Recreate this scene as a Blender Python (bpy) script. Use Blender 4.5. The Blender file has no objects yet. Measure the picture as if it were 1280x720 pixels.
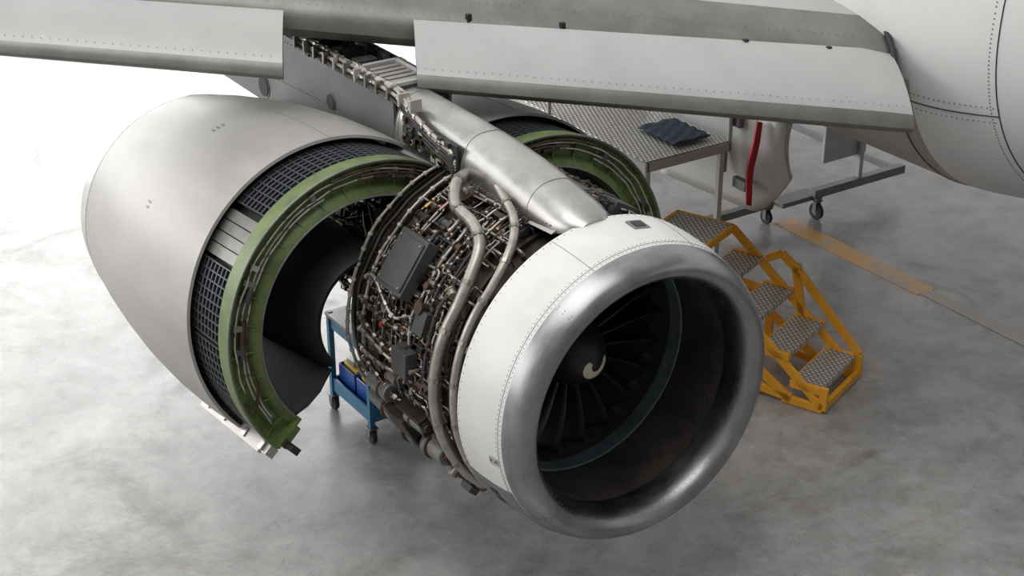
import bpy, bmesh, math, random
from mathutils import Vector, Matrix
random.seed(11)
sc=bpy.context.scene
ZC=1.75
rad=math.radians
# ---------------------------------------------------------------- materials
def mat(name,col,metal=0.0,rough=0.5,bump=0.0,bscale=60,var=0.0,vscale=4,rvar=0.0,col2=None,stretch=None):
    m=bpy.data.materials.new(name); m.use_nodes=True
    nt=m.node_tree; N=nt.nodes; L=nt.links
    b=N['Principled BSDF']
    b.inputs['Metallic'].default_value=metal
    b.inputs['Roughness'].default_value=rough
    b.inputs['Base Color'].default_value=(*col,1)
    tc=N.new('ShaderNodeTexCoord')
    src=tc.outputs['Object']
    if stretch:
        mp=N.new('ShaderNodeMapping'); mp.inputs['Scale'].default_value=stretch
        L.new(src,mp.inputs[0]); src=mp.outputs[0]
    if var>0 or rvar>0:
        n=N.new('ShaderNodeTexNoise'); n.inputs['Scale'].default_value=vscale; n.inputs['Detail'].default_value=6
        n.inputs['Roughness'].default_value=0.65
        L.new(src,n.inputs['Vector'])
        if var>0:
            r=N.new('ShaderNodeValToRGB')
            c2=col2 if col2 else tuple(c*(1-var) for c in col)
            r.color_ramp.elements[0].position=0.35; r.color_ramp.elements[1].position=0.65
            r.color_ramp.elements[0].color=(*c2,1); r.color_ramp.elements[1].color=(*col,1)
            L.new(n.outputs['Fac'],r.inputs[0]); L.new(r.outputs[0],b.inputs['Base Color'])
        if rvar>0:
            mr=N.new('ShaderNodeMapRange'); mr.inputs[1].default_value=0.3; mr.inputs[2].default_value=0.7
            mr.inputs[3].default_value=max(0.05,rough-rvar); mr.inputs[4].default_value=min(1,rough+rvar)
            L.new(n.outputs['Fac'],mr.inputs[0]); L.new(mr.outputs[0],b.inputs['Roughness'])
    if bump>0:
        n2=N.new('ShaderNodeTexNoise'); n2.inputs['Scale'].default_value=bscale; n2.inputs['Detail'].default_value=4
        L.new(src,n2.inputs['Vector'])
        bp=N.new('ShaderNodeBump'); bp.inputs['Strength'].default_value=bump; bp.inputs['Distance'].default_value=0.01
        L.new(n2.outputs['Fac'],bp.inputs['Height']); L.new(bp.outputs[0],b.inputs['Normal'])
    return m
M={}
M['white']=mat('cowl_white_paint',(0.70,0.695,0.68),0,0.36,var=0.10,vscale=3,rvar=0.08)
M['lip']=mat('polished_lip_metal',(0.36,0.36,0.365),1,0.32,var=0.32,vscale=3,rvar=0.08,stretch=(2.5,1,1))
M['sleeve']=mat('sleeve_grey_paint',(0.43,0.415,0.395),0.25,0.48,var=0.24,vscale=1.6,rvar=0.07,stretch=(.5,1,1.3))
M['alu']=mat('bare_aluminium',(0.47,0.46,0.445),0.9,0.34,var=0.25,vscale=4,rvar=0.1)
M['aludark']=mat('dull_aluminium',(0.26,0.26,0.26),0.6,0.48,var=0.3,vscale=5,rvar=0.1)
M['liner']=mat('acoustic_liner',(0.085,0.072,0.064),0.3,0.5,var=0.5,vscale=4,bump=0.15,bscale=150)
M['abrad']=mat('abradable_ring',(0.16,0.215,0.23),0.2,0.5,var=0.45,vscale=6)
M['blade']=mat('fan_blade_titanium',(0.13,0.15,0.165),0.85,0.34,var=0.2,vscale=8)
M['spinner']=mat('spinner_dark',(0.022,0.022,0.025),0.2,0.42)
M['cream']=mat('cream_paint',(0.78,0.71,0.56),0,0.5)
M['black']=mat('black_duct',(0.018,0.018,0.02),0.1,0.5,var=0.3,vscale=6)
M['casc']=mat('cascade_metal',(0.07,0.075,0.085),0.5,0.45)
M['green']=mat('green_primer',(0.15,0.21,0.06),0.1,0.45,var=0.5,vscale=6,rvar=0.1,col2=(0.075,0.105,0.035))
M['case']=mat('fan_case_metal',(0.055,0.045,0.038),0.6,0.45,var=0.5,vscale=9,bump=0.3,bscale=30)
M['beige']=mat('insulated_pipe',(0.44,0.41,0.365),0.6,0.36,var=0.35,vscale=10)
M['steel']=mat('steel_pipe',(0.36,0.335,0.30),0.95,0.36,var=0.35,vscale=10)
M['brass']=mat('brass_fitting',(0.38,0.24,0.10),0.95,0.35,var=0.2,vscale=10)
M['brown']=mat('heat_tinted_pipe',(0.11,0.07,0.048),0.7,0.42,var=0.3,vscale=10)
M['cable']=mat('dark_cable',(0.03,0.027,0.025),0,0.6)
M['red']=mat('red_part',(0.32,0.03,0.02),0,0.45)
M['box']=mat('grey_box',(0.085,0.085,0.088),0.3,0.5,var=0.25,vscale=10)
M['clamp']=mat('white_clamp',(0.50,0.48,0.43),0.3,0.5,var=0.25,vscale=12)
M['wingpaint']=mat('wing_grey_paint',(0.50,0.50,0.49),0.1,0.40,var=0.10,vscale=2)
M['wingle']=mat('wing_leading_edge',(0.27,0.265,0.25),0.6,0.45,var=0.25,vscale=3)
M['pylwall']=mat('pylon_wall',(0.20,0.20,0.195),0.5,0.45,var=0.2,vscale=3)
M['fus']=mat('fuselage_white',(0.72,0.72,0.71),0,0.28,var=0.05,vscale=1.5)
M['fair']=mat('fairing_grey',(0.50,0.47,0.455),0.4,0.38,var=0.15,vscale=2)
M['seal_shade']=mat('black_seal_and_shade',(0.02,0.02,0.02),0,0.6)  # real seals and seams, plus shade painted into recesses and holes
M['rivet']=mat('rivet',(0.24,0.24,0.24),0.5,0.45)
M['orange']=mat('yellow_orange_paint',(0.84,0.38,0.02),0,0.4,var=0.18,vscale=8)
M['blue']=mat('blue_paint',(0.03,0.17,0.30),0,0.4,var=0.15,vscale=6)
M['bluebin']=mat('blue_plastic',(0.015,0.07,0.32),0,0.35)
M['yellow']=mat('yellow_cloth',(0.75,0.55,0.08),0,0.7)
M['rubber']=mat('rubber',(0.03,0.03,0.03),0,0.7)
M['navy']=mat('navy_cloth',(0.05,0.065,0.10),0,0.9,bump=0.5,bscale=15)
M['redcloth']=mat('red_ribbon',(0.42,0.01,0.02),0,0.6)

def checker():
    m=mat('checker_plate',(0.42,0.41,0.39),0.6,0.42)
    nt=m.node_tree;N=nt.nodes;L=nt.links;b=N['Principled BSDF']
    tc=N.new('ShaderNodeTexCoord')
    hs=[]
    for rot in (45,-45):
        mp=N.new('ShaderNodeMapping'); mp.inputs['Rotation'].default_value=(0,0,rad(rot)); mp.inputs['Scale'].default_value=(15,34,1)
        L.new(tc.outputs['Object'],mp.inputs[0])
        v=N.new('ShaderNodeTexVoronoi'); v.voronoi_dimensions='2D'; v.inputs['Scale'].default_value=1; v.inputs['Randomness'].default_value=0
        L.new(mp.outputs[0],v.inputs['Vector'])
        r=N.new('ShaderNodeMapRange'); r.inputs[1].default_value=0.2; r.inputs[2].default_value=0.38; r.inputs[3].default_value=1; r.inputs[4].default_value=0
        L.new(v.outputs['Distance'],r.inputs[0]); hs.append(r)
    mx=N.new('ShaderNodeMath'); mx.operation='MAXIMUM'
    L.new(hs[0].outputs[0],mx.inputs[0]); L.new(hs[1].outputs[0],mx.inputs[1])
    ra=N.new('ShaderNodeValToRGB'); ra.color_ramp.elements[0].color=(0.30,0.29,0.28,1); ra.color_ramp.elements[1].color=(0.82,0.80,0.76,1)
    L.new(mx.outputs[0],ra.inputs[0]); L.new(ra.outputs[0],b.inputs['Base Color'])
    bp=N.new('ShaderNodeBump'); bp.inputs['Distance'].default_value=0.004; bp.inputs['Strength'].default_value=0.8
    L.new(mx.outputs[0],bp.inputs['Height']); L.new(bp.outputs[0],b.inputs['Normal'])
    return m
M['checker']=checker()

def floor_mat():
    m=bpy.data.materials.new('polished_concrete'); m.use_nodes=True
    nt=m.node_tree;N=nt.nodes;L=nt.links;b=N['Principled BSDF']
    tc=N.new('ShaderNodeTexCoord')
    def noise(s,d=8,r=0.6,st=None,dist=0):
        n=N.new('ShaderNodeTexNoise'); n.inputs['Scale'].default_value=s; n.inputs['Detail'].default_value=d; n.inputs['Roughness'].default_value=r
        n.inputs['Distortion'].default_value=dist
        src=tc.outputs['Object']
        if st:
            mp=N.new('ShaderNodeMapping'); mp.inputs['Scale'].default_value=st[:3]; mp.inputs['Rotation'].default_value=(0,0,rad(st[3]))
            L.new(src,mp.inputs[0]); src=mp.outputs[0]
        L.new(src,n.inputs['Vector']); return n
    def ramp(n,p0,c0,p1,c1):
        r=N.new('ShaderNodeValToRGB'); e=r.color_ramp.elements
        e[0].position=p0; e[0].color=(*c0,1); e[1].position=p1; e[1].color=(*c1,1)
        L.new(n.outputs['Fac'],r.inputs[0]); return r
    def mul(a,b_,f):
        mx=N.new('ShaderNodeMixRGB'); mx.blend_type='MULTIPLY'; mx.inputs[0].default_value=f
        L.new(a.outputs[0],mx.inputs[1]); L.new(b_.outputs[0],mx.inputs[2]); return mx
    n1=noise(0.5,12,0.74,dist=.3); n2=noise(3.2,10,0.78); n3=noise(1.1,9,0.72,dist=1.0); n5=noise(60,3,.6)
    n6=noise(8,6,.72); n7=noise(1.6,9,.74,(1.2,.5,1,0),.5); n8=noise(20,3,.6)
    c=ramp(n1,.34,(.25,.243,.237),.64,(.44,.43,.42))
    c=mul(c,ramp(n2,.36,(.66,.65,.64),.56,(1,1,1)),.75)
    c=mul(c,ramp(n3,.54,(1,1,1),.72,(.62,.60,.585)),.9)
    c=mul(c,ramp(n7,.38,(.74,.73,.72),.5,(1,1,1)),.7)
    c=mul(c,ramp(n6,.64,(1,1,1),.75,(.55,.53,.51)),.8)
    c=mul(c,ramp(n8,.70,(1,1,1),.76,(.5,.48,.46)),.8)
    c=mul(c,ramp(n5,.3,(.88,.88,.88),.6,(1,1,1)),.6)
    L.new(c.outputs[0],b.inputs['Base Color'])
    mr=N.new('ShaderNodeMapRange'); mr.inputs[1].default_value=0.35; mr.inputs[2].default_value=0.65; mr.inputs[3].default_value=0.20; mr.inputs[4].default_value=0.42
    L.new(n3.outputs['Fac'],mr.inputs[0]); L.new(mr.outputs[0],b.inputs['Roughness'])
    bp=N.new('ShaderNodeBump'); bp.inputs['Strength'].default_value=0.12; bp.inputs['Distance'].default_value=0.02
    L.new(n2.outputs['Fac'],bp.inputs['Height']); L.new(bp.outputs[0],b.inputs['Normal'])
    return m
def stripe_mat(name,c,lo,hi):
    m=mat(name,c,0,0.4)
    nt=m.node_tree;N=nt.nodes;L=nt.links;b=N['Principled BSDF']
    tc=N.new('ShaderNodeTexCoord'); n=N.new('ShaderNodeTexNoise'); n.inputs['Scale'].default_value=3.5; n.inputs['Detail'].default_value=9; n.inputs['Roughness'].default_value=0.7
    L.new(tc.outputs['Object'],n.inputs['Vector'])
    r=N.new('ShaderNodeValToRGB'); r.color_ramp.elements[0].position=lo; r.color_ramp.elements[0].color=(0.34,0.325,0.31,1)
    r.color_ramp.elements[1].position=hi; r.color_ramp.elements[1].color=(*c,1)
    L.new(n.outputs['Fac'],r.inputs[0]); L.new(r.outputs[0],b.inputs['Base Color'])
    return m
M['floor']=floor_mat(); M['stripe']=stripe_mat('floor_paint',(0.66,0.36,0.10),.34,.54); M['stripe2']=stripe_mat('faded_floor_paint',(0.46,0.35,0.24),.44,.66)
# ---------------------------------------------------------------- builders
class MB:
    def __init__(s): s.v=[];s.f=[];s.m=[];s.mats=[]
    def mi(s,k):
        if k not in s.mats: s.mats.append(k)
        return s.mats.index(k)
    def add(s,vs,fs,k):
        o=len(s.v); s.v+= [tuple(v) for v in vs]; i=s.mi(k)
        for f in fs: s.f.append(tuple(o+a for a in f)); s.m.append(i)
    def grid(s,rows,k,wrapu=False,wrapv=False):
        nu=len(rows); nv=len(rows[0]); vs=[p for r in rows for p in r]; fs=[]
        for i in range(nu if wrapu else nu-1):
            for j in range(nv if wrapv else nv-1):
                a=i*nv+j;b=i*nv+(j+1)%nv;c=((i+1)%nu)*nv+(j+1)%nv;d=((i+1)%nu)*nv+j
                fs.append((a,b,c,d))
        s.add(vs,fs,k)
    def loft(s,rows,k,caps=True):
        s.grid(rows,k,False,True)
        if caps:
            s.add(rows[0],[tuple(range(len(rows[0])))],k); s.add(rows[-1],[tuple(reversed(range(len(rows[-1]))))],k)
    def box(s,c,size,k,R=None):
        x,y,z=(a/2 for a in size); R=R or Matrix.Identity(3); c=Vector(c)
        vs=[c+R@Vector((sx*x,sy*y,sz*z)) for sx in(-1,1) for sy in(-1,1) for sz in(-1,1)]
        s.add(vs,[(0,1,3,2),(4,6,7,5),(0,4,5,1),(2,3,7,6),(0,2,6,4),(1,5,7,3)],k)
    def cyl(s,p0,p1,r,k,n=12,r1=None):
        p0=Vector(p0);p1=Vector(p1);r1=r if r1 is None else r1
        d=(p1-p0).normalized(); u=d.orthogonal().normalized(); w=d.cross(u)
        A=[p0+(u*math.cos(t)+w*math.sin(t))*r for t in [2*math.pi*i/n for i in range(n)]]
        B=[p1+(u*math.cos(t)+w*math.sin(t))*r1 for t in [2*math.pi*i/n for i in range(n)]]
        s.loft([A,B],k)
    def lathe(s,prof,a0,a1,n,k,sg=1,closed=False,caps=False):
        full=abs(a1-a0)>=359.9
        rows=[]
        for i in range(n if full else n+1):
            a=rad(a0+(a1-a0)*i/n)
            rows.append([(x,-sg*r*math.sin(a),ZC+r*math.cos(a)) for x,r in prof])
        s.grid(rows,k,full,closed)
        if caps and not full:
            for r in (rows[0],rows[-1]): s.add(r,[tuple(range(len(r)))],k)
    def obj(s,name,parent=None,sharp=35,off=None,bevel=0,weld=True):
        me=bpy.data.meshes.new(name)
        vs=s.v if off is None else [tuple(Vector(v)-Vector(off)) for v in s.v]
        me.from_pydata(vs,[],s.f)
        for k in s.mats: me.materials.append(M[k])
        me.polygons.foreach_set('material_index',s.m)
        bm=bmesh.new(); bm.from_mesh(me)
        if weld: bmesh.ops.remove_doubles(bm,verts=bm.verts,dist=1e-5)
        bmesh.ops.recalc_face_normals(bm,faces=bm.faces)
        bm.to_mesh(me); bm.free()
        me.polygons.foreach_set('use_smooth',[True]*len(me.polygons))
        me.set_sharp_from_angle(angle=rad(sharp))
        o=bpy.data.objects.new(name,me); sc.collection.objects.link(o)
        if parent: o.parent=parent
        if bevel:
            b=o.modifiers.new('b','BEVEL'); b.width=bevel; b.segments=2; b.limit_method='ANGLE'
        return o
def smooth_path(pts,sub=5):
    P=[Vector(p) for p in pts]
    if len(P)<3: return P
    out=[]
    Q=[2*P[0]-P[1]]+P+[2*P[-1]-P[-2]]
    for i in range(1,len(Q)-2):
        for j in range(sub):
            t=j/sub;a,b,c,d=Q[i-1],Q[i],Q[i+1],Q[i+2]
            out.append(0.5*((2*b)+(c-a)*t+(2*a-5*b+4*c-d)*t*t+(3*b-a-3*c+d)*t**3))
    out.append(P[-1]); return out
def tubes(name,paths,r,k,parent=None,off=None,smooth=5):
    cu=bpy.data.curves.new(name,'CURVE'); cu.dimensions='3D'; cu.bevel_depth=r; cu.bevel_resolution=2; cu.use_fill_caps=True
    for p in paths:
        q=smooth_path(p,smooth) if smooth else [Vector(a) for a in p]
        if off is not None: q=[a-Vector(off) for a in q]
        sp=cu.splines.new('POLY'); sp.points.add(len(q)-1)
        for i,a in enumerate(q): sp.points[i].co=(*a,1)
        sp.use_smooth=True
    cu.materials.append(M[k])
    o=bpy.data.objects.new(name,cu); sc.collection.objects.link(o)
    if parent: o.parent=parent
    return o
def beads(mb,path,r,k,step=0.08,ln=0.018):
    q=smooth_path(path,5); acc=step/2
    for a,b in zip(q,q[1:]):
        l=(b-a).length
        if l<1e-6: continue
        d=(b-a)/l; t=step-acc
        while t<l:
            c=a+d*t; mb.cyl(c-d*ln/2,c+d*ln/2,r,k,8); t+=step
        acc=l-(t-step)
def empty(name,loc=(0,0,0)):
    e=bpy.data.objects.new(name,None); e.empty_display_size=0.2; e.location=loc; sc.collection.objects.link(e); return e
def P(x,th,r,sg=1):
    a=rad(th); return Vector((x,-sg*r*math.sin(a),ZC+r*math.cos(a)))
def surfR(th,sg=1):
    a=rad(th); rr=Vector((0,-sg*math.sin(a),math.cos(a))); t=Vector((0,-sg*math.cos(a),-math.sin(a)))
    return Matrix((Vector((1,0,0)),t,rr)).transposed()
# ---------------------------------------------------------------- floor
mb=MB(); mb.box((-4,4,-0.05),(70,70,0.1),'floor'); mb.obj('floor')
mb=MB(); mb.box((-3.4,5.36,0.003),(2.0,0.24,0.004),'stripe'); mb.box((0.3,5.36,0.003),(5.4,0.16,0.004),'stripe2'); mb.obj('floor_marking_stripe')
# ---------------------------------------------------------------- engine
eng=empty('jet_engine')
LP=[(-.02,.997),(.02,.988),(.07,.968),(.11,.944),(.14,.915),(.15,.885),(.143,.858),(.115,.830),(.07,.806),(.0,.788),(-.09,.778)]
OC=[(-.45,1.035),(-.35,1.036),(-.2,1.026),(-.1,1.012),(-.02,.997)]
mb=MB()
mb.lathe([(-.45,.90)]+OC,0,360,128,'white')
mb.lathe(LP,0,360,128,'lip')
mb.lathe([(-.09,.778),(-.3,.785),(-.55,.80)],0,360,128,'liner')
mb.lathe([(-.55,.80),(-.555,.79),(-.67,.792),(-.675,.80)],0,360,128,'abrad')
mb.lathe([(-.675,.80),(-1.2,.795)],0,360,96,'liner')
mb.lathe([(-1.2,.795),(-1.2,.1)],0,360,48,'black')  # black disc closes the view behind the fan, standing in for deep shade
mb.obj('inlet_cowl',eng,sharp=40)
mb=MB()
def rivet_ring(x,r,n,a0=0,a1=360,s=.0045,k='rivet'):
    for i in range(n):
        th=a0+(a1-a0)*i/n; p=P(x,th,r); R=surfR(th); d=R@Vector((0,0,1))
        mb.cyl(p-d*.003,p+d*.0012,s,k,6)
rivet_ring(-.035,1.0,200,s=.0035); rivet_ring(-.065,1.006,200,s=.0035)
rivet_ring(.085,.815,110,s=.0035)
rivet_ring(-.43,1.036,120,s=.004)
rivet_ring(-.16,.781,80,s=.004)
mb.obj('inlet_rivets',eng)
mb=MB()
mb.lathe([(-.452,1.039),(-.35,1.040),(-.2,1.030),(-.1,1.016),(-.03,1.0025)],114,246,40,'aludark')
for th0 in (118,123): 
    mb.lathe([(-.28,1.040),(-.2,1.034)],th0,th0+3,4,'seal_shade')
mb.lathe([(-.33,1.040),(-.22,1.032)],-13,-6,6,'aludark'); mb.lathe([(-.31,1.043),(-.24,1.037)],-12,-7.5,6,'seal_shade')  # black patch on the skin paints the dark of the recessed vent
mb.lathe([(-.14,1.0215),(-.10,1.017),(-.06,1.007)],99,102,4,'clamp')
mb.lathe([(-.13,1.0215),(-.07,1.011)],100,100.8,3,'seal_shade')
mb.obj('cowl_panels',eng)
tubes('cowl_seams',[[P(x,th,r+.001) for x,r in OC] for th in(20,-24)]+[[P(-.05,a,1.0035) for a in range(0,361,4)]],.0018,'rivet',eng,smooth=0)
mb=MB()
for th in (38,128,218,308):
    for (x,r),(x2,r2) in zip(LP,LP[1:]):
        for dth in(-.6,.6):
            p=P(x,th+dth,r); q=P(x2,th+dth,r2); c=(p+q)/2
            mb.cyl(c+Vector((0,0,.001)),c-Vector((0,0,.001)),.004,'rivet',6)
mb.obj('lip_rivets',eng)
mb=MB()
NB=22
for b in range(NB):
    rows=[]
    for i in range(11):
        u=i/10; r=.2+.588*u; be=rad(22+36*u); Lc=.25+.15*math.sin(u*math.pi*.7)
        row=[]
        sweep=-.03*math.sin(u*math.pi)
        for j in range(7):
            c=j/6-.5; x=-.85+sweep+c*Lc*math.cos(be); t=c*Lc*math.sin(be)+.035*(1-4*c*c)
            a=2*math.pi*b/NB+t/max(r,.2)
            row.append((x,-r*math.sin(a),ZC+r*math.cos(a)))
        rows.append(row)
    mb.grid(rows,'blade')
o=mb.obj('fan_blades',eng,weld=False)
s=o.modifiers.new('s','SOLIDIFY'); s.thickness=.008; s.offset=0
mb=MB()
SP=[(-.44,.001),(-.445,.03),(-.47,.085),(-.52,.15),(-.60,.205),(-.70,.235),(-.95,.25)]
mb.lathe(SP,0,360,48,'spinner')
def spr(x_r):
    for (x,r),(x2,r2) in zip(SP,SP[1:]):
        if r<=x_r<=r2: 
            t=(x_r-r)/(r2-r); return x+(x2-x)*t
    return -.7
rows=[]
for i in range(40):
    a=rad(45+i*6.2); rr=.040+.0015*i; w=.025+.045*math.sin(min(1,i/24)*math.pi/2)*(1 if i<34 else (40-i)/6)
    rows.append([(spr(max(.002,q))+.004,-q*math.sin(a),ZC+q*math.cos(a)) for q in (max(.002,rr-w/2),rr-w/4,rr,rr+w/4,rr+w/2)])
mb.grid(rows,'cream')
mb.obj('spinner',eng)
mb=MB()
mb.lathe([(-.45,.88),(-.46,.975),(-.50,.975),(-.505,.90),(-.72,.895),(-.72,.925),(-.75,.925),(-.75,.895),(-.98,.895),(-.98,.93),(-1.02,.93),(-1.02,.895),(-1.35,.90),(-1.35,.945),(-1.39,.945),(-1.39,.91),(-1.72,.92),(-1.74,.985),(-1.80,.985),(-1.80,.955),(-1.83,.955),(-1.83,1.0),(-1.87,1.0),(-1.87,.86),(-1.95,.60),(-2.0,.50)],0,360,96,'case')
mb.obj('fan_case',eng,sharp=25)
mb=MB()
rivet_ring(-.48,.977,100,s=.008); rivet_ring(-1.77,.988,110,s=.008,k='steel'); rivet_ring(-1.37,.947,90,s=.007)
mb.obj('flange_bolts',eng)
mb=MB()
for th in range(-60,200,11):
    for x in(-.62,-.86,-1.02,-1.18,-1.38,-1.55,-1.66):
        if random.random()<.75:
            mb.box(P(x+random.uniform(-.05,.05),th+random.uniform(-5,5),.925),(random.uniform(.03,.12),random.uniform(.02,.07),.05),random.choice(['box','steel','brown','case','box','cable']),surfR(th))
mb.obj('case_brackets',eng,bevel=.004)
def route(r0,x0,x1,t0,t1):
    pts=[];n=random.randint(3,6); x=x0; th=t0
    pts.append(P(x,th,r0-.05)); pts.append(P(x,th,r0))
    for i in range(n):
        if i%2==0: x=x0+(x1-x0)*(i+1)/n+random.uniform(-.06,.06)
        else: th=t0+(t1-t0)*(i+1)/n+random.uniform(-5,5)
        x=min(-.56,max(-1.72,x))
        prev=pts[-1]
        k=3
        px=prev.x; pth=math.degrees(math.atan2(-prev.y,prev.z-ZC))
        if pth<-100: pth+=360
        for j in range(1,k+1): pts.append(P(px+(x-px)*j/k,pth+(th-pth)*j/k,r0+random.uniform(-.006,.006)))
    pts.append(P(x,th,r0-.05)); return pts
groups={('steel',.007):40,('beige',.009):26,('brown',.009):34,('cable',.007):60,('cable',.012):30,('clamp',.005):34,('steel',.012):12,('brown',.016):12}
cl=MB()
for (k,r),n in groups.items():
    ps=[]
    for i in range(n):
        t0=random.uniform(-50,165); t1=t0+random.uniform(-55,55)
        t1=max(-60,min(190,t1))
        x0=random.uniform(-1.72,-.75); x1=random.uniform(-1.72,-.62)
        ps.append(route(random.uniform(.935,1.01),x0,x1,t0,t1))
    tubes('pipes_'+k+str(int(r*1000)),ps,r,k,eng)
    for p in ps: beads(cl,p,r*1.6,random.choice(['clamp','steel','box','brown','cable','brass','cable']),.1,.014)
def circ(x,t0,t1,r,w=.0,step=8):
    out=[];t=t0
    while t<=t1: out.append(P(x+random.uniform(-w,w),t,r+random.uniform(-w,w)*.4)); t+=step
    return out
har=[circ(-1.86,8,172,1.03,.02),circ(-1.70,-40,190,1.0,.02),circ(-1.12,30,170,.99,.02)]
tubes('wire_harness',har,.012,'beige',eng)
for p in har: beads(cl,p,.017,'clamp',.11,.02)
har=[circ(-1.78,-30,180,1.005,.012),circ(-.9,40,175,.985,.02)]
tubes('wire_harness_dark',har,.010,'cable',eng)
for i in range(9):
    th=70+i*7; p=[P(-1.78,th,.99),P(-1.6,th-3+random.uniform(-3,3),1.05),P(-1.3,th+random.uniform(-5,5),1.04),P(-1.2,th+random.uniform(-6,6),.97)]
    tubes('fuel_manifold_%d'%i,[p],.012,random.choice(['steel','beige','brown']),eng); beads(cl,p,.021,'steel',.10,.03)
cl.obj('pipe_clamps',eng)
d1=[P(-1.85,6,.93),P(-1.62,12,1.0),P(-1.52,17,1.07),P(-1.42,23,1.10),P(-1.25,29,1.10),P(-1.0,31,1.09),P(-.82,36,1.07),P(-.73,46,1.05)]+[P(-.68-.035*math.sin(rad((a-44)*2.2)),a,1.04) for a in range(56,140,8)]
d2=[P(-1.35,6,1.04),P(-1.30,11,1.06),P(-1.1,15,1.06),P(-.85,20,1.05),P(-.68,27,1.04),P(-.58,36,1.03)]+[P(-.53-.02*math.sin(rad(a*2)),a,1.01) for a in range(46,150,8)]
tubes('bleed_duct_large',[d1],.040,'beige',eng)
tubes('bleed_duct_small',[d2],.030,'beige',eng)
cl=MB(); beads(cl,d1,.046,'steel',.33,.03); beads(cl,d2,.035,'steel',.28,.03); cl.obj('duct_couplings',eng)
tubes('red_lines',[[P(-1.4+.02*i,-2+3*i,1.03),P(-1.2,2+3*i,1.06),P(-1.0,5+2*i,1.02)] for i in range(4)],.012,'red',eng)
mb=MB()
mb.box(P(-1.33,55,1.05),(.32,.40,.09),'box',surfR(55)); mb.box(P(-1.33,55,1.10),(.28,.34,.02),'box',surfR(55))
for a in(-.12,.12):
    for b_ in(-.15,.15): 
        c=P(-1.33,55,1.11)+surfR(55)@Vector((a,b_,0)); mb.cyl(c,c+surfR(55)@Vector((0,0,.008)),.010,'aludark',10)
mb.box(P(-1.12,88,1.02),(.18,.18,.09),'box',surfR(88)); mb.box(P(-1.5,95,1.0),(.14,.2,.08),'case',surfR(95))
mb.box(P(-1.1,112,1.03),(.3,.14,.1),'case',surfR(112)); mb.box(P(-1.0,70,1.0),(.12,.16,.07),'box',surfR(70))
mb.box(P(-1.2,-15,.97),(.4,.2,.08),'box',surfR(-15)); mb.box(P(-.95,-30,.96),(.3,.2,.1),'box',surfR(-30))
for i in range(40):
    th=random.uniform(0,170); x=random.uniform(-1.65,-.8)
    mb.box(P(x,th,.96),(random.uniform(.04,.11),random.uniform(.03,.10),.08),random.choice(['box','case','steel','brown','cable']),surfR(th))
mb.obj('engine_control_boxes',eng,bevel=.008)
mb=MB()
for i in range(64):
    th=random.uniform(5,172); x=random.uniform(-1.65,-.8); R=surfR(th); d=R@Vector(random.choice([(1,0,0),(0,1,0),(0,0,1),(1,.4,.2)])).normalized()
    c=P(x,th,.99); l=random.uniform(.03,.10); r=random.uniform(.012,.036); k=random.choice(['steel','beige','brown','box','case','cable','brown'])
    if i%16==3: k='brass'; r=.016
    if i%21==5: k='red'; r=.016
    mb.cyl(c-d*l/2,c+d*l/2,r,k,14); mb.cyl(c+d*l/2,c+d*(l/2+.02),r*1.25,k,14); mb.cyl(c-d*(l/2+.012),c-d*l/2,r*1.25,k,14)
mb.obj('valves_and_actuators',eng)
mb=MB()
for th in range(118,212,10): mb.box(P(-1.28,th,1.03),(.26,.22,.18),'case',surfR(th))
for th,x0,x1,r in((108,-1.35,-1.62,.07),(120,-1.4,-1.72,.09),(136,-1.4,-1.75,.11),(152,-1.4,-1.78,.12),(170,-1.4,-1.75,.13),(190,-1.4,-1.7,.12),(112,-1.16,-.95,.06),(128,-1.16,-.92,.09),(146,-1.16,-.86,.10),(165,-1.16,-.9,.11),(185,-1.16,-.9,.1)):
    a,b=P(x0,th,1.04),P(x1,th,1.04); mb.cyl(a,b,r,'aludark',20,r*.85); mb.cyl(a+(b-a)*.3,a+(b-a)*.38,r*1.12,'brown',20); mb.cyl(b,b+(b-a)*.12,r*.5,'brown',16)
mb.cyl(P(-.78,138,.95),P(-.78,138,1.12),.03,'brown',14); mb.box(P(-.78,138,1.12),(.12,.08,.05),'box',surfR(138)); mb.cyl(P(-.9,134,1.0),P(-.9,134,1.13),.035,'steel',14)
mb.obj('accessory_gearbox',eng,bevel=.01)
tubes('drain_lines',[[P(-1.0,140,1.0),P(-.9,143,1.08),P(-.75,142,1.10),P(-.66,140,1.02)],[P(-1.6,140,1.02),P(-1.2,146,1.12),P(-.9,146,1.1),P(-.8,146,.95)],[P(-1.5,112,1.0),P(-1.3,122,1.10),P(-1.0,130,1.10),P(-.7,132,1.0)]],.010,'brown',eng)
mb=MB()
mb.lathe([(-1.95,.60),(-2.1,.46),(-2.5,.40),(-2.52,.45),(-2.56,.45),(-2.58,.38),(-3.0,.36),(-3.02,.42),(-3.06,.42),(-3.1,.42),(-3.7,.46),(-4.0,.44),(-4.35,.36),(-4.4,.33),(-4.35,.30),(-4.1,.28)],0,360,64,'case')
mb.lathe([(-4.0,.24),(-4.4,.16),(-4.7,.03),(-4.72,.001)],0,360,32,'steel')
mb.obj('engine_core',eng,sharp=25)
ps=[];cl=MB()
for i in range(80):
    th=random.uniform(-60,200); x0=random.uniform(-1.95,-2.7); r=.5
    ps.append([P(x0,th,r-.05),P(x0-.1,th+5,r),P(x0-.5,th+random.uniform(-30,30),r+random.uniform(-.03,.14)),P(x0-.8,th+random.uniform(-30,40),r-.02),P(x0-.85,th+20,r-.1)])
tubes('core_pipes_a',ps[:26],.011,'steel',eng); tubes('core_pipes_b',ps[26:46],.008,'beige',eng); tubes('core_pipes_c',ps[46:],.016,'brown',eng)
for p in ps[:40]: beads(cl,p,.02,'brown',.12,.02)
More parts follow.
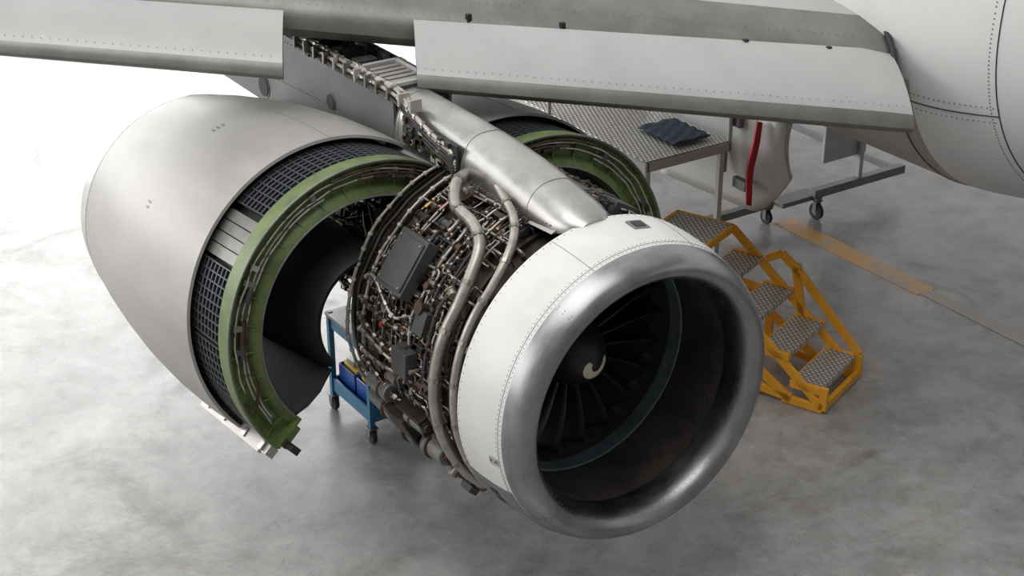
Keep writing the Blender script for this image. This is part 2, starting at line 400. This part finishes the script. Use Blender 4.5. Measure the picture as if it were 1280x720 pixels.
for th,x in((62,-2.2),(84,-2.3),(105,-2.15),(45,-2.4),(120,-2.5),(74,-2.6)):
    a=P(x,th,.45);b=P(x+.08,th,.68); cl.cyl(a,b,.085,'black',24); cl.cyl(b,b+(b-a)*.06,.07,'red',24); cl.cyl(b+(b-a)*.05,b+(b-a)*.2,.045,'aludark',16)
cl.obj('core_fittings',eng)
# ---------------------------------------------------------------- thrust reverser halves
def reverser(name,sg,alpha,tilt,yaw,dl,scl,C1):
    H=Vector((-1.87,-.15*sg,2.8))
    root=empty(name,H+Vector(dl)); root.rotation_euler=(rad(-alpha*sg),rad(tilt),rad(yaw)); root.scale=(1,scl,scl)
    A0,A1=9,173
    def out(mb,n,**kw): return mb.obj(n,root,off=H,**kw)
    mb=MB()
    RG=[(-2.02,1.055),(-1.90,1.06),(-1.87,1.06),(-1.87,1.045),(-1.91,1.03),(-1.955,.965),(-1.955,.90),(-1.915,.865),(-1.89,.825),(-1.92,.81),(-2.02,.81)]
    mb.lathe(RG,A0,A1,80,'green',sg)
    for i in range(14):
        th=A0+6+i*11.7
        rows=[[P(x,th+d,r,sg) for x,r in((-1.895,1.04),(-1.925,.965),(-1.925,.9),(-1.905,.85),(-1.97,.85),(-1.97,1.04))] for d in(-.25,.25)]
        mb.loft(rows,'green')
    for th,k in((A1,'green'),(A0,'green')):
        mb.box(P(-1.92,th,.93,sg),(.1,.02,.24),k,surfR(th,sg))
    out(mb,'green_torque_box',sharp=30)
    def arc(x,r,t0,t1,w=.006): return [P(x+random.uniform(-w,w),t,r+random.uniform(-w,w),sg) for t in range(t0,t1,6)]
    tubes('rim_edges',[arc(-1.868,1.058,A0,A1,0),arc(-1.888,.822,A0,A1,0)],.007,'aludark',root,off=H)
    ln=[arc(-1.885,1.0,14,150),arc(-1.90,.955,14,166),arc(-1.90,.925,60,168)]
    tubes('hydraulic_lines',ln,.006,'clamp',root,off=H)
    ln2=[arc(-1.875,1.02,14,60),arc(-1.87,.98,14,50),[P(-1.9,128,.97,sg),P(-1.86,136,.92,sg),P(-1.86,148,.93,sg),P(-1.88,154,.99,sg),P(-1.9,150,1.02,sg)]]
    tubes('control_lines',ln2,.009,'brown',root,off=H)
    mb=MB()
    for th in (22,30,38,64,96,104,122,128):
        mb.box(P(-1.9,th+random.uniform(-2,2),.98,sg),(.04,.035,random.uniform(.03,.09)),random.choice(['clamp','box','aludark']),surfR(th,sg))
    for th in (18,26,34,108,120,124,127,130):
        mb.cyl(P(-1.90,th-2.5,.95,sg),P(-1.90,th+2.5,.95,sg),.024,random.choice(['brown','box']),12)
    for p in ln: beads(mb,p,.010,'steel',.2,.02)
    out(mb,'line_brackets')
    mb=MB()
    mb.lathe([(-2.0,.82),(-2.4,.85),(-3.0,.86),(-3.6,.83),(-4.4,.78)],A0,A1,60,'black',sg)
    mb.lathe([(-2.0,1.0),(-2.75,1.0)],A0,A1,60,'black',sg)
    if sg==1:
        IF=[(-1.90,.42),(-1.98,.46),(-2.3,.48),(-2.8,.52),(-3.6,.54),(-4.1,.46),(-4.12,.44),(-3.6,.51),(-2.8,.49),(-2.3,.45),(-1.98,.42),(-1.91,.39)]; a0_=34
    else:
        IF=[(-2.05,.66),(-2.2,.58),(-2.6,.53),(-3.6,.56),(-4.1,.48),(-4.12,.465),(-3.6,.53),(-2.6,.50),(-2.2,.55),(-2.07,.63)]; a0_=A0+3
    mb.lathe(IF,a0_,A1-3,50,'black',sg,closed=True,caps=True)
    ri=.44 if sg==1 else .55
    for th in((A1-1.5,) if sg==1 else (A0+1.5,A1-1.5)):
        rows=[[P(x,th+d,r,sg) for x,r in((-1.93,.84),(-1.87,.72),(-1.86,.60),(-1.91,ri),(-2.3,ri),(-4.0,.50),(-4.1,.74),(-2.6,.86))] for d in(-.6,.6)]
        mb.loft(rows,'black')
    out(mb,'duct_walls')
    mb=MB(); mb.lathe([(-2.3,ri-.0),(-2.6,.45 if sg==1 else .495),(-3.6,.50),(-4.0,.44)],a0_+4,A1-4,50,'box',sg); out(mb,'core_insulation')
    mb=MB()
    segs=[(A0+2,38),(40,80),(102,128),(130,150),(152,A1-2)] if sg==1 else [(A0+2,38),(40,70),(72,100),(102,130),(132,A1-2)]
    for a0,a1 in segs:
        for x in [-2.03-.052*i for i in range(12)]:
            mb.lathe([(x,1.0),(x,1.045),(x-.010,1.047),(x-.02,1.0)],a0,a1,max(4,int((a1-a0)/2.5)),'casc',sg)
        n=max(1,int(round((a1-a0)/3.4)))
        for i in range(n+1):
            th=a0+(a1-a0)*i/n
            mb.box(P(-2.33,th,1.026,sg),(.62,.008,.05),'casc',surfR(th,sg))
    out(mb,'cascade_vanes')
    if sg==1:
        mb=MB()
        for j in range(4):
            a=83+j*4.4; mb.lathe([(-2.0,1.03),(-2.6,1.05),(-2.6,1.0),(-2.0,1.0)],a,a+4.0,3,'wingle',sg,closed=True,caps=True)
        out(mb,'cascade_blank_panel')
    SL=[(-C1,1.085),(-C1-.005,1.105),(-2.7,1.118),(-3.1,1.115),(-3.5,1.09),(-3.9,1.045),(-4.3,.985),(-4.65,.92)]
    mb=MB()
    mb.lathe(SL,A0-3,A1,90,'sleeve',sg)
    mb.lathe([(-4.65,.92),(-4.88,.872),(-4.89,.857),(-4.65,.89),(-4.4,.84)],A0-3,A1,90,'alu',sg)
    mb.lathe([(-C1,1.085),(-2.8,1.08),(-3.5,1.04),(-4.1,.95),(-4.4,.84)],A0-3,A1,90,'black',sg)
    for th in(A0-3,A1):
        pr=SL+[(-4.88,.86),(-4.4,.80),(-4.1,.80),(-3.3,.85),(-2.6,.86),(-2.6,1.0),(-C1,1.0)]
        mb.add([P(x,th,r,sg) for x,r in pr],[tuple(range(len(pr)))],'aludark')
    out(mb,'translating_sleeve',sharp=40)
    tubes('sleeve_seams',[[P(x,th,r+.001,sg) for x,r in SL[1:]] for th in(40,)]+[[P(-4.65,t,.921,sg) for t in range(A0,A1,4)]],.0015,'aludark',root,off=H,smooth=0)
    mb=MB()
    for th in(58,60,62,96,98): mb.box(P(-3.3,th,1.105,sg),(.05,.012,.004),'aludark',surfR(th,sg))
    R=surfR(A1,sg)
    mb.box(P(-2.5,A1+1,1.10,sg),(.9,.03,.10),'fair',R); mb.box(P(-2.15,A1+2.5,1.10,sg),(.36,.07,.07),'fair',R)
    for x in(-2.05,-2.3,-2.6,-2.85): mb.box(P(x,A1+2.5,1.10,sg),(.05,.11,.06),'alu',R)
    mb.box(P(-1.95,A1+2,1.0,sg),(.34,.03,.03),'seal_shade',R); mb.box(P(-1.86,A1+4,1.0,sg),(.03,.14,.05),'seal_shade',R); mb.box(P(-1.93,A1+2,.88,sg),(.05,.08,.03),'seal_shade',R)
    mb.box(P(-1.90,A1+1.5,.95,sg),(.05,.06,.16),'green',R)
    mb.box(P(-3.7,A1+2,1.05,sg),(.16,.10,.07),'aludark',R)
    out(mb,'latch_fittings',bevel=.004)
    return root
reverser('thrust_reverser_cowl',1,42,-4,2,(0.0,-.09,-.12),1.04,2.38)
reverser('thrust_reverser_cowl.001',-1,30,-5,0,(0,0,-.13),1.01,2.38)
# ---------------------------------------------------------------- pylon
pyl=empty('engine_pylon')
YO=-.05
def psec(x,hw,zt,zb,p=2.8,n=18):
    r=[]
    for i in range(n+1):
        a=math.pi*i/n; c,s_=math.cos(a),math.sin(a)
        r.append((x,YO-hw*math.copysign(abs(c)**(2/p),c),zb+(zt-zb)*abs(s_)**(2/p)))
    return r
mb=MB()
PS=[(-.41,.11,2.80,2.74,2.1),(-.47,.17,2.83,2.73,2.1),(-.58,.205,2.865,2.70,2.2),(-.8,.22,2.91,2.68,2.3),(-1.15,.225,2.96,2.66,2.6),(-1.5,.22,2.99,2.64,2.8),(-1.9,.21,3.01,2.62,2.8),(-2.3,.20,3.02,2.6,2.8),(-2.6,.19,3.02,2.6,2.8)]
mb.loft([psec(*a) for a in PS],'alu')
mb.obj('nose_fairing',pyl,sharp=50)
def lerp_ps(x):
    for a,b in zip(PS,PS[1:]):
        if b[0]<=x<=a[0]:
            t=(x-a[0])/(b[0]-a[0]); return [x]+[a[i]+(b[i]-a[i])*t for i in range(1,5)]
tubes('fairing_seams',[[Vector(p)+Vector((0,0,.001)) for p in psec(*lerp_ps(x))] for x in(-.85,-1.62,-2.5)],.0025,'rivet',pyl,smooth=0)
mb=MB()
mb.add([(-.55,YO-.19,2.73),(-2.6,YO-.21,2.66),(-2.6,YO-.29,2.61),(-.55,YO-.23,2.71)],[(0,1,2,3)],'sleeve')
SY=YO-.222
mb.box((-2.0,SY,2.83),(.72,.02,.2),'seal_shade');  # flat dark plate paints the shade of the open recess behind the harness
mb.box((-4.6,0,2.62),(4.0,.44,.60),'aludark')
for sg in(1,-1):
    mb.box((-4.4,sg*.23,2.66),(3.7,.025,.68),'pylwall')
FX=-2.88
mb.box((FX,YO,3.0),(.5,.36,.05),'aludark'); mb.box((FX,YO,3.02),(.42,.28,.03),'seal_shade')  # black slab under the ribs stands in for the shaded opening
for i in range(5): mb.box((FX+.16-.08*i,YO,3.035),(.045,.27,.025),'fair')
for x in (FX+.24,FX-.24): mb.box((x,YO,3.045),(.035,.36,.035),'wingpaint')
for y in(-.16,.16): mb.box((FX,YO+y,3.045),(.5,.03,.035),'wingpaint')
for i in range(34):
    mb.box((-3.2-.08*i,random.uniform(-.17,.17),3.0),(random.uniform(.03,.12),random.uniform(.04,.2),random.uniform(.04,.12)),random.choice(['aludark','box','clamp','cable','brown','case']))
mb.obj('pylon_structure',pyl,bevel=.006)
mb=MB()
for x,z,r in((-4.69,2.46,.085),(-3.5,2.68,.06)):
    mb.cyl((x,-.235,z),(x,-.254,z),r,'seal_shade',28)  # black disc on the wall, painted shade of a round hole
    mb.cyl((x,-.235,z),(x,-.248,z),r*1.2,'aludark',28)
for i in range(70):
    mb.cyl((-2.6-.05*i,-.24,2.95),(-2.6-.05*i,-.246,2.95),.007,'rivet',6); mb.cyl((-2.6-.05*i,-.24,2.70-.06*(i/20)),(-2.6-.05*i,-.246,2.70-.06*(i/20)),.006,'rivet',6)
for i in range(46):
    mb.cyl((-.60-.042*i,YO-(.18+.03*min(1,i/12)),2.745-.001*i),(-.60-.042*i,YO-(.21+.02*min(1,i/12)),2.745-.001*i),.005,'rivet',6)
mb.obj('pylon_rivets_and_ports',pyl)
hp=[]
for j in range(6):
    y=-.20-.018*(j%3); z=3.05-.035*(j//2)
    hp.append([(-4.2,y+.05,z+.02)]+[(-4.0+.22*i,y+random.uniform(-.012,.012),z+random.uniform(-.012,.012)) for i in range(8)]+[(-2.25,-.25,2.97-.02*j),(-1.95,-.285,2.92-.03*j),(-1.75,-.285,2.89-.03*j),(-1.66,-.28,2.81-.02*j)])
tubes('pylon_harness',hp[:4],.014,'clamp',pyl)
tubes('pylon_cables',hp[4:]+[[(a[0],a[1]-.02,a[2]-.03) for a in p] for p in hp[:3]],.010,'cable',pyl)
mb=MB()
for p in hp[:4]: beads(mb,p,.021,'steel',.13,.03)
for i in range(12): mb.box((-2.25-.16*i,-.235,3.02),(.022,.09,.09),random.choice(['steel','clamp','aludark']))
for i in range(60):
    mb.box((random.uniform(-2.32,-1.68),SY-.018,random.uniform(2.75,2.92)),(random.uniform(.02,.06),.03,random.uniform(.015,.04)),random.choice(['clamp','steel','brown','box','cable']))
mb.obj('harness_clamps',pyl)
# ---------------------------------------------------------------- wing
wing=empty('aircraft_wing')
W0=Vector((-2.58,-.07,3.03)); SV=Vector((.471,.873,-.119)); NV=Vector((.88,-.475,0))
def wp(k,n,z): return W0+SV*k+NV*n+Vector((0,0,z))
def wsec(k,pts,sc_=1): return [wp(k,n*sc_,z*sc_) for n,z in pts]
SLP=[(0,0),(-.012,.04),(-.04,.08),(-.09,.12),(-.17,.17),(-.30,.235),(-.42,.275),(-.56,.305),(-.56,.297),(-.42,.25),(-.3,.18),(-.2,.09),(-.14,0),(-.10,-.045),(-.05,-.045),(-.015,-.025)]
def slat(name,k0,k1,s0=1,s1=1.25,endround=False):
    mb=MB(); rows=[]
    NS=16
    for i in range(NS+1):
        t=i/NS; sc2=s0+(s1-s0)*t
        if endround and t>.93: sc2*=1-.06*((t-.93)/.07)**2
        rows.append(wsec(k0+(k1-k0)*t,SLP,sc2))
    n=len(SLP)
    for i in range(NS):
        for j in range(n):
            j2=(j+1)%n
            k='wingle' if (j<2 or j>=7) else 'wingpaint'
            mb.add([rows[i][j],rows[i][j2],rows[i+1][j2],rows[i+1][j]],[(0,1,2,3)],k)
    mb.add(rows[0],[tuple(range(n))],'wingle'); mb.add(rows[-1],[tuple(reversed(range(n)))],'wingle')
    for q in range(int((k1-k0)/.06)):
        t=q*.06/(k1-k0); s_=s0+(s1-s0)*t
        p=wp(k0+q*.06,-.075*s_,.112*s_)
        mb.cyl(p,p+Vector((.003,-.001,.004)),.003,'rivet',6)
    return mb.obj(name,wing,sharp=40)
slat('slat_inboard',0.04,3.70,1.04,1.25,True)
slat('slat_outboard',-5.6,-.90,.8,1.0)
FL=[(-.60,.16),(-.60,.24),(-.64,.32),(-.72,.39),(-.86,.45),(-1.1,.52),(-1.8,.62),(-3.0,.62),(-4.6,.42),(-4.6,.38),(-3,.0),(-1.6,-.02),(-.9,.02),(-.68,.08)]
mb=MB()
KE=3.66
rows=[wsec(-7+(KE+7)*i/12,FL,1.0) for i in range(13)]
for q,sc2 in((.05,.985),(.09,.96),(.11,.93)):
    c=wp(KE+q,-1.2,.25); rows.append([c+(Vector(p)-wp(KE,-1.2,.25))*sc2 for p in wsec(KE,FL,1.0)])
n=len(FL)
for i in range(len(rows)-1):
    for j in range(n):
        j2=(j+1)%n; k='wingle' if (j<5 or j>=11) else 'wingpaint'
        mb.add([rows[i][j],rows[i][j2],rows[i+1][j2],rows[i+1][j]],[(0,1,2,3)],k)
for r in(rows[0],rows[-1]): mb.add(r,[tuple(range(n))],'wingle')
for k in(.45,1.15,2.55,3.2,-1.9,-3): mb.box(wp(k,-.655,.345),(.035,.035,.06),'seal_shade')  # black blocks paint the darkness inside the slat track slots
for q in range(135):
    p=wp(-4.5+q*.06,-.80,.432); mb.cyl(p,p+Vector((.002,-.001,.005)),.0035,'rivet',6)
    p=wp(-4.5+q*.06,-.655,.345); mb.cyl(p,p+Vector((.004,-.002,.004)),.003,'rivet',6)
mb.obj('wing_box',wing,sharp=40)
tubes('wing_root_seal',[[wp(KE+.05,n_,z_) for n_,z_ in((-.9,.0),(-.68,.06),(-.575,.15),(-.575,.25),(-.62,.34),(-.71,.41),(-.86,.47),(-1.1,.54),(-1.8,.64))]],.024,'seal_shade',wing)
mb=MB()
for k in(.5,1.9,3.2,-1.5,-3.2): 
    a=wp(k,-.25,.12);b=wp(k,-.65,.22); mb.cyl(a,b,.03,'steel',8)
mb.obj('slat_tracks',wing)
# ---------------------------------------------------------------- fuselage
fus=empty('aircraft_fuselage')
def fsec(x):
    t=max(0,min(1,(x-.6)/-2.2)); t=t*t*(3-2*t)
    hw=1.98+(2.2-1.98)*t; p=2.0+.4*t; zc=3.68-.33*t; bot=2.02-.08*t
    return hw,p,zc,bot
def fpt(x,ang):
    hw,p,zc,bot=fsec(x); a=rad(ang); c,s_=math.cos(a),math.sin(a)
    y=5.75-hw*math.copysign(abs(c)**(2/p),c)
    if s_>0: z=zc-bot*abs(s_)**(2/p)
    else: z=zc+2.1*abs(s_)
    return Vector((x,y,z))
mb=MB()
xs=[-9+.15*i for i in range(103)]
angs=list(range(-90,270,3))
R_=[[fpt(x,a) for a in angs] for x in xs]
for i in range(len(xs)-1):
    for j in range(len(angs)):
        j2=(j+1)%len(angs)
        k='fair' if (xs[i]<-1.46 and 15<=angs[j]<165) else 'fus'
        mb.add([R_[i][j],R_[i][j2],R_[i+1][j2],R_[i+1][j]],[(0,1,2,3)],k)
mb.add(R_[0],[tuple(range(len(angs)))],'fus'); mb.add(R_[-1],[tuple(range(len(angs)))],'fus')
mb.obj('fuselage_skin',fus,sharp=50)
def off(p,d=.002): return p+Vector((0,-d,-d*.4))
def sx(a): return -.60+(.42*((20-a)/80)**2 if a<20 else .25*((a-20)/70)**2)
seam=[[off(fpt(sx(a),a)) for a in range(-75,91,3)],[off(fpt(-1.5+.05*i,20+.2*i)) for i in range(19)],[off(fpt(-1.5,a)) for a in range(20,91,4)]]
tubes('panel_seams',seam,.005,'seal_shade',fus,smooth=0)
mb=MB()
for a in [i*.9 for i in range(-80,100)]:
    p=fpt(sx(a)-.06,a); mb.cyl(off(p,-.004),off(p,.004),.006,'rivet',6)
for q in range(20):
    for da in(-2,2):
        p=fpt(-1.45+.045*q,20+.18*q+da); mb.cyl(off(p,-.004),off(p,.004),.006,'rivet',6)
mb.obj('fuselage_rivets',fus)
# ---------------------------------------------------------------- gear door etc
DX=.14
mb=MB()
rows=[]
for i in range(13):
    t=i/12; x=-4.7+DX+1.75*t; row=[]
    zb=.84+.42*max(0,(t-.75)/.25)**1.6+.10*t
    for j in range(9):
        u=j/8; z=zb+(1.95-zb)*u; row.append((x+.12*t*u,3.78-.16*math.sin(u*math.pi*.55)+.10,z))
    rows.append(row)
mb.grid(rows,'fus')
door=empty('main_landing_gear_door')
o=mb.obj('door_skin',door); s=o.modifiers.new('s','SOLIDIFY'); s.thickness=.05
tubes('door_edge_seal',[[Vector(r[0])+Vector((0,-.02,0)) for r in rows]+[Vector(p)+Vector((0,-.02,0)) for p in rows[-1][1:]]],.024,'fair',door)
mb=MB()
mb.box((-3.35+DX,3.66,1.22),(.18,.06,.10),'aludark'); mb.box((-3.6+DX,3.66,1.4),(.05,.05,.3),'steel'); mb.box((-3.45+DX,3.66,1.8),(.14,.08,.12),'aludark')
mb.obj('door_fittings',door,bevel=.01)
mb=MB(); rows=[]
for i in range(14):
    t=i/13; c=Vector((-2.97-.1*t+.02*math.sin(t*7),3.60-.02*math.sin(t*5),1.9-.82*t)); w=.035+.012*math.sin(t*3)
    rows.append([c+Vector((-w,.012,0)),c+Vector((0,-.012,0)),c+Vector((w,.012,0))])
mb.grid(rows,'redcloth'); o=mb.obj('red_warning_streamer'); s=o.modifiers.new('s','SOLIDIFY'); s.thickness=.006
def castor(mb,x,y,r=.07):
    mb.cyl((x,y-.02,r),(x,y+.02,r),r,'rubber',20); mb.cyl((x,y-.024,r),(x,y+.024,r),r*.5,'aludark',14)
    for s_ in(-.032,.032): mb.box((x,y+s_,r*1.5),(.05,.006,r*1.5),'aludark')
    mb.box((x,y,r*2.3),(.09,.08,.012),'aludark')
wpf=empty('work_platform'); mb=MB()
X0,X1,Y0,Y1,Z=-5.7,-3.33,2.66,3.60,1.6
mb.box(((X0+X1)/2,(Y0+Y1)/2,Z),(X1-X0,Y1-Y0,.012),'checker')
for y in(Y0,Y1): mb.box(((X0+X1)/2,y,Z-.045),(X1-X0+.04,.04,.085),'wingpaint')
for x in(X0,X1,-4.2): mb.box((x,(Y0+Y1)/2,Z-.045),(.04,Y1-Y0,.085),'fair')
for x in(X0+.05,X1-.05):
    for y in(Y0+.05,Y1-.05):
        mb.box((x,y,.86),(.05,.05,1.42),'wingpaint'); castor(mb,x,y,.07)
    mb.box((x,(Y0+Y1)/2,.5),(.04,Y1-Y0-.1,.04),'wingpaint')
for y in(Y0+.05,Y1-.05): mb.box(((X0+X1)/2,y,.35),(X1-X0-.1,.04,.04),'wingpaint')
mb.obj('frame_and_deck',wpf,bevel=.003)
tubes('guard_rail',[[(X1,Y1,Z),(X1,Y1,Z+.3)],[(X0,Y1-.0,Z+.05),(X0,Y1,Z+.35),(-4.2,Y1,Z+.35)],[(X0,Y0,Z),(X0,Y0,Z+.3),(X0+.9,Y0,Z+.3),(X0+.9,Y0,Z)]],.02,'wingpaint',wpf,smooth=0)
mb=MB(); rows=[]
for i in range(16):
    rows.append([(-4.0+.036*i,3.08+.045*j,Z+.024+.02*abs(math.sin(i*.9+j*.7))+.01*abs(math.sin(j*1.9))) for j in range(10)])
mb.grid(rows,'navy'); o=mb.obj('folded_work_cloth'); s=o.modifiers.new('s','SOLIDIFY'); s.thickness=.012; s.offset=-1
st=empty('docking_stand_base'); mb=MB()
mb.box((-4.25,6.25,.3),(.09,1.3,.09),'aludark'); castor(mb,-4.25,5.68,.09); mb.box((-4.25,5.68,.24),(.07,.07,.06),'aludark')
mb.box((-4.25,6.25,.55),(.05,.05,.45),'wingpaint'); mb.box((-4.3,6.05,.80),(.04,.60,.42),'wingpaint')
mb.box((-4.45,4.75,.22),(.08,.95,.08),'aludark'); castor(mb,-4.45,5.17,.075); castor(mb,-4.45,4.35,.075); mb.box((-5.3,6.8,.3),(2.1,.06,.06),'aludark')
castor(mb,-6.3,6.8,.09); mb.box((-6.3,6.8,.24),(.07,.07,.08),'aludark'); mb.box((-4.35,5.45,.25),(.2,.5,.05),'aludark')
mb.obj('base_frame',st,bevel=.004)
# ---------------------------------------------------------------- step ladder
lad=empty('rolling_step_ladder'); mb=MB()
E1=Vector((.925,.38,0)); E2=Vector((-.38,.925,0)); B0=Vector((-1.57,3.24,0))
RL=Matrix((E1,E2,Vector((0,0,1)))).transposed()
def lp(a,b,z): return B0+E1*a+E2*b+Vector((0,0,z))
HW=.35; rise=.225; run=.31
for i in range(4):
    a=-run*i; z=.22+rise*i
    mb.box(lp(a,0,z),(.27,2*HW-.05,.014),'checker',RL)
    mb.box(lp(a+.135,0,z-.012),(.012,2*HW-.05,.045),'checker',RL)
    mb.box(lp(a-.135,0,z-.012),(.012,2*HW-.05,.04),'orange',RL)
aT=-run*4-.12; zT=.22+rise*4
mb.box(lp(aT,0,zT),(.52,2*HW,.014),'checker',RL)
for b in(-HW,HW): mb.box(lp(aT,b,zT-.02),(.56,.035,.06),'orange',RL)
for a in(aT-.27,aT+.27): mb.box(lp(a,0,zT-.02),(.035,2*HW,.06),'orange',RL)
castor(mb,*lp(aT-.25,HW,0)[:2],.06);castor(mb,*lp(aT-.25,-HW,0)[:2],.06)
castor(mb,*lp(-.55,-HW,0)[:2],.06)
mb.obj('treads_and_castors',lad)
def bar(name,segs,w=.042,h=.068):
    mb=MB()
    for a,b in segs:
        a=Vector(a);b=Vector(b);d=(b-a);l=d.length;d.normalize(); y=Vector((0,0,1)).cross(d)
        y=(E2 if y.length<.05 else y.normalized()); z=d.cross(y)
        mb.box((a+b)/2,(l,w,h),'orange',Matrix((d,y,z)).transposed())
    return mb.obj(name,lad,bevel=.004)
sg_=[]
for b in(-HW-.0,HW+.0):
    sg_+= [(lp(.16,b,.05),lp(aT+.27,b,zT-.02)),(lp(-.12,b,.035),lp(aT+.1,b,zT-.35)),(lp(.16,b,.04),lp(-.2,b,.04)),(lp(.16,b,0.035),lp(.16,b,.24)),
           (lp(aT-.25,b,.14),lp(aT-.25,b,zT)),(lp(aT-.25,b,.16),lp(-.12,b,.06)),(lp(aT-.25,b,.65),lp(-run*2.2,b,.6)),(lp(-run*2.2,b,.6),lp(-run*2.2,b,.14))]
    for i in range(4): sg_.append((lp(-run*i+.14,b,.20+rise*i),lp(-run*i-.14,b,.20+rise*i)))
sg_+=[(lp(aT-.25,-HW,.2),lp(aT-.25,HW,.2)),(lp(aT-.25,-HW,.75),lp(aT-.25,HW,.75)),(lp(.16,-HW,.05),lp(.16,HW,.05)),(lp(-run*2.2,-HW,.14),lp(-run*2.2,HW,.14)),
  (lp(.16,HW,.24),lp(-.45,HW,.86)),(lp(-.45,HW,.86),lp(-.62,HW,.98)),(lp(-.62,HW,.98),lp(-.75,HW,.9)),(lp(-.38,HW,.42),lp(-.48,HW,.9))]
bar('ladder_frame',sg_)
mb=MB(); mb.cyl(lp(-.47,HW+.04,.72),lp(-.47,HW+.04,.82),.032,'red',14); mb.cyl(lp(-.47,HW+.04,.82),lp(-.47,HW+.04,.90),.03,'clamp',14); mb.obj('bottle_on_rail',lad)
# ---------------------------------------------------------------- tool carts
def cart(name,x0,y0,lx,ly,stuff=True):
    e=empty(name); mb=MB(); x1,y1=x0+lx,y0+ly; cx,cy=(x0+x1)/2,(y0+y1)/2
    for x in(x0,x1):
        for y in(y0,y1): mb.box((x,y,.52),(.045,.045,.76),'blue'); castor(mb,x,y,.06)
    mb.box((cx,cy,.88),(lx+.06,ly+.06,.03),'aludark')
    mb.box((cx,cy,.20),(lx,ly,.02),'blue')
    for y in(y0,y1):
        mb.box((cx,y,.24),(lx,.02,.12),'blue'); mb.box((cx,y,.81),(lx,.02,.10),'blue')
    for x in(x0,x1):
        mb.box((x,cy,.24),(.02,ly,.12),'blue'); mb.box((x,cy,.81),(.02,ly,.10),'blue')
    mb.obj('cart_frame',e,bevel=.004)
    mb=MB()
    if stuff:
        for s_ in(0,.30):
            bx=x0+.02+s_; 
            mb.box((bx+.14,y0+.2,.23),(.27,.3,.02),'bluebin')
            for d in(-.13,.13): mb.box((bx+.14+d,y0+.2,.33),(.012,.3,.2),'bluebin')
            for d in(-.15,.15): mb.box((bx+.14,y0+.2+d,.33),(.27,.012,.2),'bluebin')
            mb.box((bx+.14,y0+.2,.40),(.22,.24,.08),'yellow'); mb.box((bx+.1,y0+.16,.45),(.12,.12,.06),'clamp')
        mb.obj('parts_bins',e,bevel=.01)
        mb=MB(); mb.box((cx-.15,cy,.905),(.25,.3,.02),'clamp'); mb.box((cx+.1,cy-.05,.93),(.2,.12,.07),'box'); mb.obj('parts_on_top',e,bevel=.004)
    return e
cart('tool_cart',-3.58,-.32,.64,.6)
cart('tool_cart.001',-.36,4.42,.9,.6,False)
mb=MB()
for x,y in((.6,-4.2),(1.2,-2.6),(.9,-3.6),(-.7,-3.9),(2.4,-2.2),(-1.8,-3.3),(-.2,-1.2),(.4,-1.0),(-5.2,-3.5)):
    r=random.uniform(.008,.018)
    mb.cyl((x,y,0),(x+.003,y,.005),r,random.choice(['clamp','box']),5)
mb.obj('floor_debris')
# ---------------------------------------------------------------- lights
w=bpy.data.worlds.new('hangar_daylight'); sc.world=w; w.use_nodes=True
nt=w.node_tree;N=nt.nodes;L=nt.links; bg=N['Background']
tc=N.new('ShaderNodeTexCoord'); dp=N.new('ShaderNodeVectorMath'); dp.operation='DOT_PRODUCT'
dv=Vector((-.85,-.15,.42)).normalized(); dp.inputs[1].default_value=dv
L.new(tc.outputs['Generated'],dp.inputs[0])
cr=N.new('ShaderNodeValToRGB'); e=cr.color_ramp.elements
e[0].position=0.0; e[0].color=(0.16,0.16,0.165,1); e[1].position=.95; e[1].color=(1,1,1,1)
x_=e.new(.5); x_.color=(.31,.31,.315,1)
mr=N.new('ShaderNodeMapRange'); mr.inputs[1].default_value=-1; mr.inputs[2].default_value=1
L.new(dp.outputs['Value'],mr.inputs[0]); L.new(mr.outputs[0],cr.inputs[0]); L.new(cr.outputs[0],bg.inputs['Color'])
bg.inputs['Strength'].default_value=1.15
def area(name,loc,tgt,sx,sy,pw,col=(1,1,1)):
    l=bpy.data.lights.new(name,'AREA'); l.shape='RECTANGLE'; l.size=sx; l.size_y=sy; l.energy=pw; l.color=col
    o=bpy.data.objects.new(name,l); sc.collection.objects.link(o); o.location=loc
    o.rotation_euler=(Vector(tgt)-Vector(loc)).to_track_quat('-Z','Y').to_euler()
area('hangar_door_daylight',(-15.5,-1.5,4.6),(-4,-1,0.0),20,7,2250,(1,1,.99))
area('side_door_daylight',(-6,-14,6),(-2,0,1),12,7,660,(1,.99,.97))
area('ceiling_lamps',(0,-3,11),(-1,0,0),8,6,460,(1,.99,.97))
# ---------------------------------------------------------------- camera
cam=bpy.data.cameras.new('camera'); co=bpy.data.objects.new('camera',cam); sc.collection.objects.link(co); sc.camera=co
az,ph=rad(146.5),rad(26.3)
F=Vector((math.cos(ph)*math.cos(az),math.cos(ph)*math.sin(az),-math.sin(ph))); R=Vector((math.sin(az),-math.cos(az),0)); U=R.cross(F)
mw=Matrix((R,U,-F)).transposed().to_4x4(); mw.translation=Vector((6.75,-5.4,6.75)); co.matrix_world=mw
cam.sensor_width=36; cam.lens=2000/1280*36; cam.clip_end=200
sc.view_settings.view_transform='Standard'
